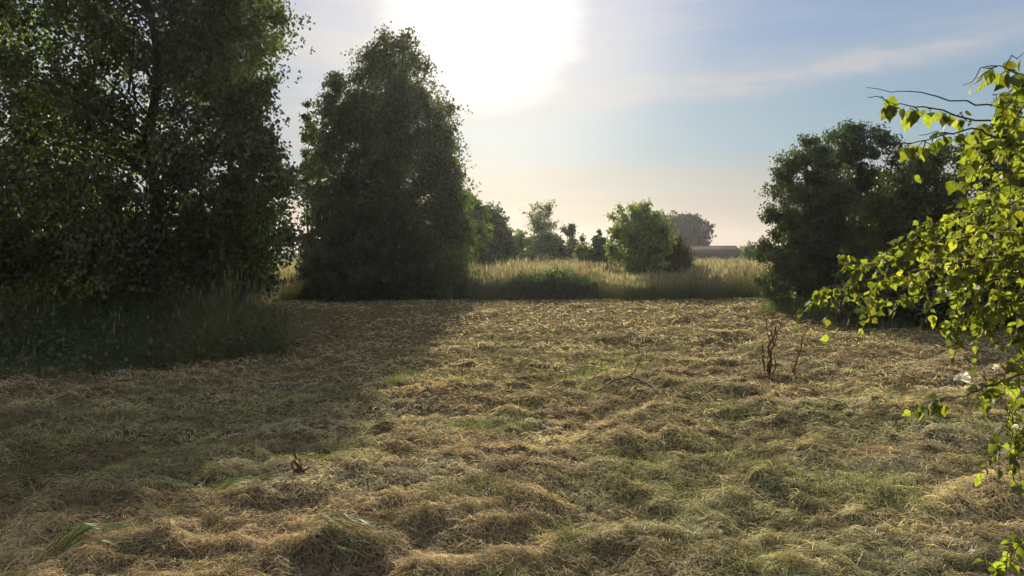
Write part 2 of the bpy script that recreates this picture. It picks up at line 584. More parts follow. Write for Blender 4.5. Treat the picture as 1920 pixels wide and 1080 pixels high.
def build_hay():
    n = 640000
    e = -1.05
    u = rng.random(n)
    a, b = 2.2, 29.0
    y = (a ** e + u * (b ** e - a ** e)) ** (1 / e)
    x = rng.uniform(-1, 1, n) * (.80 * y + 1.0)
    keep = (y < EDGE_Y + .6 * np.sin(x * .9)) & ~((x < -3.3) & (y > 11.5) & (y < 22) & (rng.random(n) < .7))
    x = x[keep]; y = y[keep]; n = len(x)
    h = ground_h(x, y)
    eps = .04
    gx = (ground_h(x + eps, y) - h) / eps; gy = (ground_h(x, y + eps) - h) / eps
    # strands lie along a locally shared direction, tumbled
    ang = fbm(x * .8, y * .8, 201, 2) * 9 + rng.normal(0, 1.5, n)
    T = np.stack([np.cos(ang), np.sin(ang), gx * np.cos(ang) + gy * np.sin(ang)], 1)
    lift = np.abs(rng.normal(0, .22, n)) * (rng.random(n) < .75) + (rng.random(n) < .07) * rng.uniform(.3, 1.2, n)
    T[:, 2] += lift
    T = unit(T)
    L = rng.uniform(.02, .085, n) * (1 + y * .022)
    L *= np.where(rng.random(n) < .06, 1.9, 1.0) * (1 + .25 * smooth(14, 24, y))
    W = np.maximum(.0031, y * .0008) * rng.uniform(.6, 1.7, n)
    nrm = unit(np.stack([-gx, -gy, np.ones(n)], 1))
    S = unit(np.cross(T, nrm) + rng.normal(0, .45, (n, 3)))
    base = np.stack([x, y, h + rng.uniform(-.005, .045, n)], 1) - T * (L * .3)[:, None]
    bend = rng.normal(0, .12, (n, 1)) * S + np.array([0, 0, 1.0]) * np.abs(rng.normal(0, .10, (n, 1)))
    c0 = base; c1 = base + T * (L * .5)[:, None] + bend * (L * .5)[:, None]; c2 = base + T * L[:, None] - np.array([0, 0, .12]) * L[:, None]
    w = (W * .5)[:, None]
    V = np.stack([c0 - S * w, c0 + S * w, c1 - S * w, c1 + S * w, c2 - S * w * .5, c2 + S * w * .5], 1).reshape(-1, 3)
    b6 = np.arange(n) * 6
    Q = np.concatenate([np.stack([b6, b6 + 1, b6 + 3, b6 + 2], 1), np.stack([b6 + 2, b6 + 3, b6 + 5, b6 + 4], 1)])
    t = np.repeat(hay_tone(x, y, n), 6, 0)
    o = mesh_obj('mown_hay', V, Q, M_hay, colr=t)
    tag(o, 'loose cut hay in straw, tan and green strands covering the clearing', 'hay', kind='stuff')


build_hay()


# ------------------------------------------------------------------ tall grass
def grass_patch(name, label, P, H, W, tone, tips, heads=0.0, head_tone=None, lean=.3, head_len=.16, head_w=.02):
    V, Q, T = blades(P, H, W, rng.uniform(.3, 1.6, len(P)) * lean, tone, tips)
    if heads > 0:
        k = rng.random(len(P)) < heads
        Ph = P[k].copy(); n = len(Ph)
        la = rng.uniform(0, 2 * math.pi, n)
        Hh = H[k] * rng.uniform(1.0, 1.2, n)
        off = np.stack([np.cos(la), np.sin(la)], 1) * (Hh * .2)[:, None] * rng.uniform(.2, 1, (n, 1))
        # stalks
        top = Ph + np.stack([off[:, 0], off[:, 1], Hh], 1)
        th = rng.uniform(0, 2 * math.pi, n); S = np.stack([np.cos(th), np.sin(th), np.zeros(n)], 1)
        w1 = (W[k] * .22)[:, None]
        sv = np.stack([Ph - S * w1, Ph + S * w1, top + S * w1 * .6, top - S * w1 * .6], 1).reshape(-1, 3)
        hl = head_len * rng.uniform(.6, 1.3, n)
        hd = unit(np.stack([off[:, 0] * 1.5, off[:, 1] * 1.5, Hh], 1))
        hw = (head_w * rng.uniform(.6, 1.4, n))[:, None]
        hv = np.stack([top - hd * .02, top + hd * (hl * .4)[:, None] + S * hw, top + hd * hl[:, None], top + hd * (hl * .4)[:, None] - S * hw], 1).reshape(-1, 3)
        ht = np.array(head_tone)[None] * rng.uniform(.6, 1.4, (n, 1))
        b = len(V)
        V = np.concatenate([V, sv, hv]); nn = np.arange(n * 4).reshape(n, 4)
        Q = np.concatenate([Q, nn + b, nn + b + 4 * n]); T = np.concatenate([T, np.repeat(ht * .8, 4, 0), np.repeat(ht, 4, 0)])
    o = mesh_obj(name, V, Q, M_grass, colr=T)
    tag(o, label, 'grass', kind='stuff')
    return o


def meadow():
    n = 190000
    y = EDGE_Y + .3 + 45 * rng.random(n) ** 1.9
    x = rng.uniform(-1, 1, n) * (.66 * y) + .12 * y
    y = y + .5 * np.sin(x * .9) + .35 * np.sin(x * 2.3 + 1) + (fbm(x * 1.1, y * 0, 301, 2) - .5) * 1.2
    keep = (x > -8.5) | (y > 34)
    # a mown inlet at the right between the meadow and the trees
    keep &= ~((y < 29) & (x > 9.9) & (x < 12))
    x = x[keep]; y = y[keep]; n = len(x)
    z = ground_h(x, y)
    front = 1 - smooth(0, 1.6, y - EDGE_Y)
    H = (.62 + .65 * fbm(x * .5, y * .5, 311, 3)) * rng.uniform(.65, 1.15, n) * (1 - .35 * front)
    pu = x / y * F + 960
    H *= 1 - .38 * smooth(1100, 1150, pu) * (1 - smooth(1270, 1320, pu)) * (y < 36)
    H *= 1 + .10 * smooth(40, 70, y)
    W = (.009 + .00045 * (y - 27)) * rng.uniform(.7, 1.5, n)
    g = np.array([.085, .13, .038]); s = np.array([.24, .225, .115]); pk = np.array([.29, .225, .155])
    m = fbm(x * .35, y * .25, 321, 3)
    tone = mix3(np.repeat(g[None], n, 0), np.repeat(s[None], n, 0), .05 + .35 * smooth(.4, .65, m)) * rng.uniform(.6, 1.3, (n, 1))
    tip = mix3(np.repeat((g * 1.4)[None], n, 0), np.repeat(s[None], n, 0), .55 + .4 * rng.random(n)) * rng.uniform(.7, 1.3, (n, 1))
    tip = mix3(tip, np.repeat(pk[None], n, 0), (rng.random(n) < .25) * .6)
    grass_patch('tall_meadow_grass', 'tall seeding meadow grass, straw on top and green below, beyond the mown clearing', np.stack([x, y, z - .02], 1), H, W, tone, tip,
                heads=.35, head_tone=(.26, .225, .145), lean=.34, head_len=.2, head_w=.022)


meadow()


def meadow_fringe():
    n = 15000
    x = rng.uniform(-2.5, 11, n); y = EDGE_Y + .5 * np.sin(x * .9) + rng.uniform(-.45, .9, n)
    c = fbm(x * 1.6, y * .8, 351, 3)
    keep = rng.random(n) < smooth(.40, .60, c)
    x = x[keep]; y = y[keep]; c = c[keep]; n = len(x)
    H = (.12 + .75 * smooth(.42, .68, c)) * rng.uniform(.4, 1.15, n)
    T = np.array([.085, .125, .04])[None] * rng.uniform(.5, 1.5, (n, 1))
    grass_patch('meadow_edge_grass', 'ragged green grass along the foot of the tall meadow', np.stack([x, y, ground_h(x, y) - .01], 1), H, np.full(n, .02), T, T * 1.2, lean=.7)


meadow_fringe()


def understory():
    # rank grass and weeds under the big birch on the left
    n = 60000
    x = rng.uniform(-14, -2.6, n); y = rng.uniform(9.3, 20, n)
    edge = 10.0 + .5 * np.sin(x * 1.3) + .5 * (fbm(x * 1.2, y * 0, 401, 2) - .5) + .9 * smooth(-6.0, -3.0, x)
    right = np.interp(y, [9, 10, 12, 14, 17, 20], [-3.9, -3.75, -3.7, -4.6, -6.0, -7.3]) + .18 * np.sin(y * 1.9) + .3 * (fbm(y * 1.5, x * 0, 411, 2) - .5)
    keep = (y > edge - .35 + 1.1 * rng.random(n) ** 2) & (x < right + .25 - .9 * rng.random(n) ** 2)
    x = x[keep]; y = y[keep]; n = len(x)
    z = ground_h(x, y)
    dist = np.minimum(y - (10.0), (-3.35 - x) * 1.2).clip(0, 3)
    H = (.34 + .62 * smooth(0, 2.2, dist)) * rng.uniform(.4, 1.15, n) * (.3 + 1.4 * fbm(x * 1.3, y * 1.3, 421, 3))
    W = np.maximum(.007, y * .0008) * rng.uniform(.7, 1.6, n)
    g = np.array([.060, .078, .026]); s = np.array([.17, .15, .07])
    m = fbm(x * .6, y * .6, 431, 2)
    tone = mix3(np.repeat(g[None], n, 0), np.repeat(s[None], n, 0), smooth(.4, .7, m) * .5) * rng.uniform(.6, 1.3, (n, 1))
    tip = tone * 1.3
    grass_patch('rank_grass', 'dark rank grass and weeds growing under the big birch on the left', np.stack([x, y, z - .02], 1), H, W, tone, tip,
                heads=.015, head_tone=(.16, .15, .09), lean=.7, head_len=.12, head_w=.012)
    k = 26000
    ii = rng.integers(0, n, k)
    zz = z[ii] + rng.random(k) ** .8 * (.25 + .75 * fbm(x[ii] * 1.5, y[ii] * 1.5, 441, 3)) * (.4 + .6 * smooth(0, 2, dist[ii]))
    V, Q = leaf_quads(np.stack([x[ii] + rng.normal(0, .1, k), y[ii] + rng.normal(0, .1, k), zz], 1), .065, .2)
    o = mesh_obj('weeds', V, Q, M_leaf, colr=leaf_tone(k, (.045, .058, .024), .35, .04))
    tag(o, 'dark leafy weeds mixed into the rank grass under the big birch', 'weeds', kind='stuff')
    # wispy seeding grass leaning out at the right edge of the bank
    n = 1500
    r = rng.random(n) ** .7
    th = rng.uniform(0, 2 * math.pi, n)
    x = -5.0 + .95 * r * np.cos(th); y = 13.4 + 1.3 * r * np.sin(th)
    z = ground_h(x, y)
    H = rng.uniform(.5, 1.1, n) * (1.05 - .35 * r); W = np.full(n, .008)
    g = np.array([.10, .14, .04]); s = np.array([.30, .28, .15])
    tone = mix3(np.repeat(g[None], n, 0), np.repeat(s[None], n, 0), rng.random(n) * .7)
    o = grass_patch('wispy_grass', 'pale wispy seeding grass leaning out beside the big birch', np.stack([x, y, z - .02], 1), H, W, tone, tone * 1.3,
                    heads=.15, head_tone=(.2, .18, .11), lean=1.1, head_len=.22, head_w=.008)


understory()


def nettle_bed():
    # low dark leafy plants in front of the meadow
    n = 24000
    u = rng.uniform(850, 1120, n); d = rng.uniform(26.9, 28.9, n)
    x = (u - 960) / F * d
    top = .35 + .75 * fbm(x * 1.3, x * 0 + 3, 501, 3) * np.interp(u, [850, 880, 900, 1060, 1095, 1120], [.8, .8, 1.25, 1.1, .6, .25])
    top = top * (.35 + 1.25 * fbm(x * 5 + d * 2, d * 3, 511, 3))
    z = ground_h(x, d) + rng.random(n) ** .8 * top
    V, Q = leaf_quads(np.stack([x, d, z], 1), .10, .2)
    T = leaf_tone(n, (.045, .075, .03), .4, .08)
    # stems
    k = 700
    st = [(curve_path((x[i], d[i], -.05), (x[i] + rng.normal(0, .04), d[i], z[i]), 3), np.array([.008, .006, .003])) for i in range(k)]
    V2, Q2 = tubes(st, 3)
    T2 = np.full((len(V2), 3), 1.0) * np.array([.06, .08, .03])
    o = mesh_obj('weed_bed', np.concatenate([V, V2]), np.concatenate([Q, Q2 + len(V)]), M_leaf, colr=np.concatenate([T, T2]))
    tag(o, 'dark green leafy weeds in a low bank at the front of the meadow', 'weeds', kind='stuff')


nettle_bed()


def regrowth():
    r2 = np.random.default_rng(99)
    n = 60000
    u = r2.random(n); e = -.9; a, b = 2.6, 25.0
    y = (a ** e + u * (b ** e - a ** e)) ** (1 / e)
    x = r2.uniform(-1, 1, n) * (.8 * y + 1)
    c = fbm(x * 1.3 + 4, y * 1.1, 711, 3)
    keep = r2.random(n) < .05 + .95 * smooth(.56, .66, c)
    x = x[keep]; y = y[keep]; c = c[keep]; n = len(x)
    H = r2.uniform(.04, .13, n) * (.8 + .6 * smooth(.58, .7, c))
    T = np.array([.13, .18, .055])[None] * r2.uniform(.5, 1.5, (n, 1)) * np.where(r2.random((n, 1)) < .2, np.array([[1.7, 1.35, 1.2]]), 1.0)
    V, Q, T2 = blades(np.stack([x, y, ground_h(x, y) + .01], 1), H, np.maximum(.0032, y * .0008), r2.uniform(.3, 1.5, n), T, T * 1.2)
    o = mesh_obj('fresh_grass', V, Q, M_grass, colr=T2)
    tag(o, 'thin fresh green grass regrowing in patches through the cut hay', 'grass', kind='stuff')


regrowth()

# ------------------------------------------------------------------ trees, left
DARK = (.044, .058, .022)
OLIVE = (.062, .085, .026)
G1 = 'trees and bushes at the left edge'
build_tree('birch_tree', 'big dark birch with a thick trunk, crown running out of the top at left', 'tree', 285, 14.0,
           [(-420, 200, 330), (-250, 80, 430), (0, -60, 520), (150, -90, 500), (300, -90, 500), (400, -60, 470), (460, 0, 430), (505, 60, 400)],
           330, 74000, .074, DARK, dens=1.5, trunk_r=.15, clump_r=.50, droop=.8, group=G1, shell=.5,
           gaps=[(305, 60, 20, 50, .7), (300, 190, 28, 50, .85), (330, 310, 50, 28, .85), (430, 60, 60, 40, .4), (60, 70, 70, 40, .55), (150, 110, 60, 30, .5)], bark=M_bark)
build_tree('birch_tree', 'far left birch partly outside the photo with yellow green sunlit lower leaves', 'tree', -40, 17.5,
           [(-250, -120, 40), (-60, -250, 150), (120, -280, 190), (300, -280, 240), (450, -260, 270), (560, -200, 200)],
           200, 46000, .080, (.085, .115, .028), dens=1.35, trunk_r=.15, clump_r=.5, droop=.6, group=G1, shell=.5,
           gaps=[(20, 80, 60, 60, .6), (60, 180, 40, 20, .6)])
build_tree('birch_tree', 'slimmer birch on the right flank of the big birch, its outer leaves lit yellow green', 'tree', 440, 15.5,
           [(-160, 400, 470), (-60, 380, 520), (60, 360, 508), (160, 370, 505), (230, 390, 495), (300, 400, 540), (345, 400, 572), (400, 400, 552), (450, 410, 530), (500, 420, 510)],
           150, 30000, .072, (.075, .105, .03), dens=1.15, trunk_r=.09, clump_r=.36, droop=.5, group=G1, shell=.5,
           gaps=[(455, 70, 30, 40, .6), (470, 150, 40, 15, .5)])
build_tree('sapling', 'low bushy sapling in the rank grass under the big birch', 'sapling', 130, 15.5,
           [(400, 20, 200), (480, -20, 240), (560, -30, 255), (600, 0, 250)],
           60, 14000, .075, DARK, trunk_r=.04, clump_r=.4, droop=.3, stems=3)

build_tree('shrub', 'dark thicket bush behind the far left birch', 'shrub', 60, 21.0,
           [(330, -40, 180), (400, -120, 260), (500, -150, 280), (560, -150, 280)],
           90, 16000, .10, (.04, .058, .024), trunk_r=.05, clump_r=.5, droop=.3, group=G1, stems=4)
build_tree('shrub', 'dark thicket bush behind the thick trunk of the big birch', 'shrub', 340, 20.0,
           [(360, 300, 460), (410, 250, 530), (450, 240, 560), (500, 230, 570), (545, 230, 555)],
           90, 16000, .10, (.04, .058, .024), trunk_r=.05, clump_r=.5, droop=.3, group=G1, stems=4)

# ------------------------------------------------------------------ trees, centre left
G2 = 'trees and shrubs of the centre left clump'
build_tree('birch_tree', 'tallest birch of the centre left clump, standing against the bright sun', 'tree', 730, 28.5,
           [(60, 708, 770), (85, 682, 790), (110, 668, 800), (160, 650, 840), (220, 640, 868), (250, 645, 868), (330, 640, 862), (450, 640, 845), (540, 650, 820), (560, 660, 810)],
           340, 62000, .098, (.056, .070, .030), trunk_r=.20, clump_r=.62, droop=.8, group=G2, shell=.5, bark=M_birch, dens=1.35,
           )
build_tree('birch_tree', 'birch with a bare pale stem left of the tallest in the centre left clump', 'tree', 672, 27.6,
           [(135, 612, 632), (165, 596, 655), (205, 590, 672), (240, 583, 700), (330, 578, 710), (450, 572, 720), (540, 590, 720)],
           170, 32000, .10, (.050, .068, .026), trunk_r=.11, clump_r=.5, droop=.6, group=G2, shell=.55, bark=M_birch, top_u=622)
build_tree('spruce_tree', 'narrow spire of a thin tree at the left shoulder of the centre left clump', 'tree', 580, 30.0,
           [(182, 573, 578), (215, 566, 590), (260, 562, 600), (340, 555, 620), (450, 560, 640), (545, 560, 640)],
           75, 12000, .09, DARK, trunk_r=.06, clump_r=.3, droop=.2, group=G2, shell=.6, spiky=.2)
build_tree('birch_tree', 'fresher green birch hanging over the right side of the centre left clump', 'tree', 835, 29.5,
           [(235, 815, 845), (275, 810, 850), (320, 812, 862), (370, 810, 878), (420, 815, 888), (480, 810, 880), (545, 810, 870)],
           110, 20000, .10, (.075, .105, .034), trunk_r=.09, clump_r=.42, droop=.8, group=G2, shell=.6)
build_tree('shrub', 'dark shrub at the left foot of the centre left clump', 'shrub', 620, 27.0,
           [(440, 600, 660), (480, 575, 690), (520, 568, 705), (555, 572, 700)],
           70, 13000, .09, (.04, .055, .024), trunk_r=.04, clump_r=.35, droop=.3, group=G2, stems=4)
build_tree('shrub', 'broad dark shrub at the middle foot of the centre left clump', 'shrub', 750, 26.9,
           [(385, 730, 800), (430, 700, 825), (500, 690, 825), (535, 685, 820), (556, 690, 815)],
           90, 17000, .09, (.045, .060, .026), trunk_r=.04, clump_r=.35, droop=.3, group=G2, stems=4)
build_tree('shrub', 'light green shrub at the right foot of the centre left clump beside the meadow', 'shrub', 850, 27.6,
           [(450, 840, 865), (480, 825, 878), (520, 815, 880), (556, 815, 870)],
           36, 7000, .085, (.10, .14, .04), trunk_r=.03, clump_r=.3, droop=.3, group=G2, stems=4)

# ------------------------------------------------------------------ trees, far centre
G3 = 'bushes and small trees beyond the meadow'
build_tree('birch_tree', 'green tree just right of the centre left clump beyond the meadow', 'tree', 880, 42,
           [(362, 868, 892), (390, 860, 905), (430, 855, 910), (480, 855, 905), (500, 860, 900)],
           60, 12000, .15, (.075, .10, .038), trunk_r=.12, clump_r=.55, droop=.5, group=G3)
build_tree('broadleaf_tree', 'rounded dark green tree sloping down to the right beyond the meadow', 'tree', 925, 50,
           [(392, 905, 925), (415, 898, 945), (440, 893, 962), (465, 890, 968), (490, 895, 955)],
           70, 14000, .17, (.040, .060, .030), trunk_r=.16, clump_r=.6, droop=.3, group=G3)
build_tree('airy_tree', 'thin airy see-through tree beyond the meadow', 'tree', 1020, 62,
           [(388, 1008, 1030), (410, 990, 1040), (440, 985, 1045), (470, 985, 1040), (492, 1000, 1030)],
           46, 3600, .15, (.10, .125, .07), trunk_r=.09, clump_r=.7, droop=.1, group=G3, spiky=.6, shell=.7)
build_tree('shrub', 'green shrub with a pointed top beside the airy tree', 'shrub', 1068, 58,
           [(427, 1058, 1076), (445, 1038, 1092), (470, 1028, 1100), (495, 1028, 1100)],
           40, 6500, .15, (.065, .09, .045), trunk_r=.06, clump_r=.5, droop=.1, group=G3, spiky=.4, stems=3)
build_tree('shrub', 'low pale green scrub between the rounded dark tree and the airy tree', 'shrub', 978, 60,
           [(440, 965, 985), (460, 955, 1005), (480, 950, 1015), (497, 950, 1015)],
           34, 4200, .16, (.10, .13, .06), trunk_r=.05, clump_r=.55, droop=.1, group=G3, spiky=.4, stems=3)
build_tree('shrub', 'leafy scrub at the foot of the airy see-through tree', 'shrub', 1020, 57,
           [(445, 1008, 1036), (465, 998, 1048), (496, 995, 1050)],
           34, 4600, .15, (.075, .10, .045), trunk_r=.05, clump_r=.5, droop=.1, group=G3, spiky=.4, stems=3)
build_tree('shrub', 'low scrub filling the gap between the cone conifer and the big leafy bush', 'shrub', 1150, 48,
           [(468, 1140, 1160), (485, 1130, 1170), (500, 1128, 1172)],
           24, 3200, .13, (.06, .08, .04), trunk_r=.05, clump_r=.4, droop=.1, group=G3, spiky=.4, stems=3)
build_tree('shrub', 'small yellow green bush left of the cone shaped conifer', 'shrub', 1095, 46,
           [(462, 1085, 1100), (480, 1080, 1112), (498, 1082, 1112)],
           16, 2400, .12, (.11, .14, .05), trunk_r=.03, clump_r=.35, droop=.1, group=G3, stems=3)
build_tree('spruce_tree', 'small dark cone shaped conifer between the bushes beyond the meadow', 'tree', 1124, 44,
           [(430, 1122, 1126), (450, 1113, 1136), (475, 1104, 1145), (500, 1100, 1150)],
           50, 7000, .11, (.036, .056, .034), trunk_r=.07, clump_r=.3, droop=.3, group=G3, shell=.6)
build_tree('shrub', 'dark russet bush at the right foot of the big leafy bush', 'shrub', 1258, 38,
           [(432, 1238, 1262), (455, 1225, 1282), (485, 1215, 1296), (512, 1220, 1290)],
           60, 9000, .11, (.060, .050, .026), trunk_r=.05, clump_r=.38, droop=.2, group=G3, stems=4)
build_tree('leafy_bush', 'big leafy bush with arching shoots, in front of the far domed tree', 'bush', 1205, 36,
           [(408, 1185, 1232), (425, 1168, 1248), (448, 1150, 1262), (475, 1142, 1262), (500, 1150, 1255), (518, 1160, 1245)],
           75, 11000, .15, (.135, .17, .065), trunk_r=.06, clump_r=.62, droop=.0, group=G3, spiky=1.1, stems=5, dens=1.0, shell=.75)


def arching_shoots():
    root = [o for o in col.objects if o.name.startswith('leafy_bush')][0]
    d = 36.0
    base = px(1200, 470, d)
    pl = []; C = []
    for (u, v, k) in [(1158, 385, 1), (1140, 402, 1), (1150, 430, .8), (1205, 382, .5), (1228, 400, .5), (1183, 388, .4), (1243, 398, .5), (1216, 378, .3), (1256, 418, .6), (1195, 396, .3), (1170, 408, .5)]:
        e = px(u, v, d + rng.uniform(-.4, .4))
        P = curve_path(base + rng.normal(0, .15, 3), e, 8, up=.35)
        pl.append((P, np.linspace(.022, .006, 8)))
        for i in range(230):
            t = rng.uniform(.4, 1) * 7
            a = int(min(t, 6.999)); f = t - a
            C.append(P[a] * (1 - f) + P[min(a + 1, 7)] * f + rng.normal(0, .09, 3))
    V, Q = tubes(pl, 4)
    mesh_obj('shoot_stems', V, Q, M_twig, root)
    V, Q = leaf_quads(np.array(C), .15, .3, .5)
    mesh_obj('shoot_leaves', V, Q, M_leaf, root, colr=leaf_tone(len(C), (.135, .17, .065)))


arching_shoots()

build_tree('broadleaf_tree', 'distant blue grey domed tree rising beside the low barn', 'tree', 1287, 150,
           [(404, 1255, 1300), (412, 1240, 1318), (425, 1232, 1328), (445, 1232, 1334), (462, 1240, 1330), (472, 1260, 1310)],
           120, 16000, .40, (.016, .022, .022), trunk_r=.45, clump_r=1.1, droop=.1, shell=.5)
build_tree('shrub', 'small green shrub at the right end of the low barn', 'shrub', 1408, 70,
           [(462, 1400, 1412), (472, 1393, 1425), (485, 1388, 1432), (500, 1390, 1430)],
           26, 4200, .16, (.06, .085, .04), trunk_r=.05, clump_r=.5, droop=.1, group=G3, stems=3)


# ------------------------------------------------------------------ barn and far hedge
def box(x0, x1, y0, y1, z0, z1):
    V = np.array([[x, y, z] for z in (z0, z1) for y in (y0, y1) for x in (x0, x1)], float)
    Q = np.array([[0, 1, 3, 2], [4, 6, 7, 5], [0, 4, 5, 1], [1, 5, 7, 3], [3, 7, 6, 2], [2, 6, 4, 0]])
    return V, Q


def join(parts):
    Vs = []; Qs = []; b = 0
    for V, Q in parts:
        Vs.append(V); Qs.append(Q + b); b += len(V)
    return np.concatenate(Vs), np.concatenate(Qs)


def barn():
    d = 120.0
    xa = (1225 - 960) / F * d; xb = (1396 - 960) / F * d
    root = empty('barn', ((xa + xb) / 2, d, 0)); tag(root, 'low dark barn with a long brown grey sheet roof beyond the meadow', 'barn')
    eave = CH + (480 - 474) / F * d; ridge = CH + (480 - 461) / F * d
    V, Q = box(xa + .3, xb - .3, d, d + 9, -.6, eave - .02)
    mesh_obj('wall', V, Q, M_wall, root)
    # gabled roof as two thick slopes
    ym = d + 4.5; t = .12
    V = []; Q = []
    for (y0, y1) in ((d - .5, ym), (d + 9.5, ym)):
        b = len(V)
        for x in (xa, xb):
            V += [[x, y0, eave - .1], [x, y1, ridge], [x, y1, ridge - t], [x, y0, eave - .1 - t]]
        Q += [[b, b + 4, b + 5, b + 1], [b + 3, b + 2, b + 6, b + 7], [b, b + 3, b + 7, b + 4], [b, b + 1, b + 2, b + 3], [b + 4, b + 7, b + 6, b + 5], [b + 1, b + 5, b + 6, b + 2]]
    roof = mesh_obj('roof', np.array(V), np.array(Q), M_roof, root)
    V, Q = box(xa - .02, xb + .02, ym - .15, ym + .15, ridge - .05, ridge + .07)
    mesh_obj('ridge_cap', V, Q, M_wall, root)
    # gables
    for x in (xa + .31, xb - .35):
        V = np.array([[x, d + .05, eave - .2], [x, d + 8.95, eave - .2], [x, ym, ridge - .2], [x, ym, ridge - .2]], float)
        V = np.concatenate([V, V + np.array([.04, 0, 0])])
        Q = np.array([[0, 1, 2, 3], [7, 6, 5, 4], [0, 4, 5, 1], [1, 5, 6, 2], [3, 7, 4, 0]])
        mesh_obj('gable', V, Q, M_wall, root)
    for u0, u1 in ((1366, 1390),):
        V, Q = box((u0 - 960) / F * d, (u1 - 960) / F * d, d - .08, d - .01, -.5, 1.25)
        mesh_obj('door', V, Q, M_trim, root)
    for u0, u1 in ((1300, 1308), (1322, 1330), (1344, 1352)):
        V, Q = box((u0 - 960) / F * d, (u1 - 960) / F * d, d - .06, d - .01, .5, 1.3)
        mesh_obj('window', V, Q, M_trim, root)


barn()


def hedge():
    n = 60000
    u = rng.uniform(-200, 2200, n); d = rng.uniform(175, 190, n)
    x = (u - 960) / F * d
    top = 1.3 + 2.6 * fbm(x * .08, x * 0, 601, 3)
    z = rng.random(n) * top
    V, Q = leaf_quads(np.stack([x, d, z], 1), .55, 0)
    o = mesh_obj('far_hedge', V, Q, M_leaf, colr=leaf_tone(n, (.045, .06, .04)))
    tag(o, 'thin dark line of distant hedge along the horizon', 'hedge', kind='stuff')


hedge()

# ------------------------------------------------------------------ trees, right
G4 = 'trees of the right hand thicket'
RG = (.042, .068, .026)
build_tree('leafy_tree', 'leafy tree at the left end of the right hand thicket, slim trunk showing', 'tree', 1497, 20.0,
           [(262, 1495, 1530), (295, 1470, 1560), (340, 1450, 1580), (400, 1442, 1595), (450, 1425, 1600), (490, 1425, 1600), (530, 1430, 1600), (570, 1450, 1590), (588, 1460, 1590)],
           190, 42000, .062, (.042, .060, .026), trunk_r=.07, clump_r=.34, droop=.1, group=G4, dens=1.7, spiky=.25, shell=.5)
build_tree('leafy_tree', 'darkest and tallest tree of the right hand thicket with sky gaps near its top', 'tree', 1610, 22.5,
           [(243, 1560, 1600), (265, 1545, 1680), (300, 1540, 1710), (380, 1540, 1720), (480, 1540, 1720), (570, 1560, 1700)],
           190, 42000, .068, (.030, .048, .022), trunk_r=.11, clump_r=.38, droop=.1, group=G4, dens=1.7, spiky=.15, shell=.5,
           gaps=[(1625, 315, 45, 22, .6), (1680, 290, 20, 20, .5)])
build_tree('leafy_tree', 'lighter olive bush tree in the middle of the right hand thicket', 'tree', 1690, 18.6,
           [(300, 1690, 1760), (340, 1660, 1790), (400, 1620, 1810), (470, 1590, 1840), (540, 1580, 1850), (600, 1590, 1850)],
           180, 40000, .062, (.058, .074, .024), trunk_r=.09, clump_r=.36, droop=.1, group=G4, dens=1.7, spiky=.2, shell=.5)
build_tree('leafy_tree', 'dark tree of the right hand thicket standing behind the foreground birch leaves', 'tree', 1860, 20.5,
           [(250, 1790, 1900), (290, 1750, 1980), (400, 1750, 2000), (500, 1745, 2010), (600, 1750, 2000)],
           190, 38000, .075, (.034, .052, .022), trunk_r=.12, clump_r=.42, droop=.1, group=G4, dens=1.7, shell=.5)
build_tree('shrub', 'low dark shrub along the foot of the right hand thicket', 'shrub', 1700, 16.4,
           [(480, 1590, 1830), (540, 1575, 1880), (580, 1570, 1890), (618, 1590, 1890)],
           90, 15000, .06, (.035, .055, .022), trunk_r=.03, clump_r=.3, droop=.2, group=G4, dens=1.7, stems=4, depth_scale=.35)
build_tree('shrub', 'low dark shrub under the right edge leaves of the foreground birch', 'shrub', 1900, 16.0,
           [(440, 1790, 2010), (540, 1770, 2030), (635, 1790, 2030)],
           60, 13000, .06, (.030, .046, .020), trunk_r=.03, clump_r=.3, droop=.2, group=G4, dens=1.7, stems=4, depth_scale=.4)


# ------------------------------------------------------------------ small grass tufts, stalks, branch
def tuft(u, v, d, r, n, H, tone, label, lean=.5, group=None, W=None, name='grass_tuft'):
    c = px(u, v, d)
    x = c[0] + rng.normal(0, r, n); y = c[1] + rng.normal(0, r * 1.2, n)
    z = ground_h(x, y)
    P = np.stack([x, y, z - .01], 1)
    T = np.array(tone)[None] * rng.uniform(.6, 1.4, (n, 1))
    V, Q, T2 = blades(P, H * rng.uniform(.5, 1.2, n), np.full(n, W or max(.004, d * .0011)), lean * rng.uniform(.4, 1.6, n), T, T * 1.2, seg=3)
    o = mesh_obj(name, V, Q, M_grass, colr=T2, origin=(c[0], c[1], float(ground_h(c[0], c[1]))))
    return tag(o, label, 'grass tuft', group)


def gd(v):
    return CH * F / (v - HZ)


GT = 'green tufts standing in the mown hay'
YG = (.26, .33, .06); GG = (.13, .19, .05); MG = (.10, .15, .045)
tuft(742, 722, gd(722), .10, 130, .13, YG, 'bright yellow green tuft in the hay left of centre', group=GT)
tuft(672, 742, gd(742), .16, 110, .08, (.19, .25, .06), 'flat yellow green tuft just left of the brightest tuft', group=GT)
tuft(765, 698, gd(698), .18, 170, .10, GG, 'dull green tuft just behind the brightest tuft', group=GT)
tuft(1118, 695, gd(695), .14, 150, .13, (.15, .21, .05), 'green tuft beside the fallen branch', group=GT)
tuft(960, 665, gd(665), .28, 200, .09, GG, 'low green patch in the middle of the clearing', group=GT)
tuft(920, 640, gd(640), .30, 170, .09, GG, 'thin green patch farthest back in the middle of the clearing', group=GT)
tuft(1165, 655, gd(655), .2, 110, .08, GG, 'small green tuft farther back than the fallen branch', group=GT)
tuft(900, 800, gd(800), .26, 420, .13, MG, 'wide dark green hummock in the hay below the centre', group=GT, lean=.8)
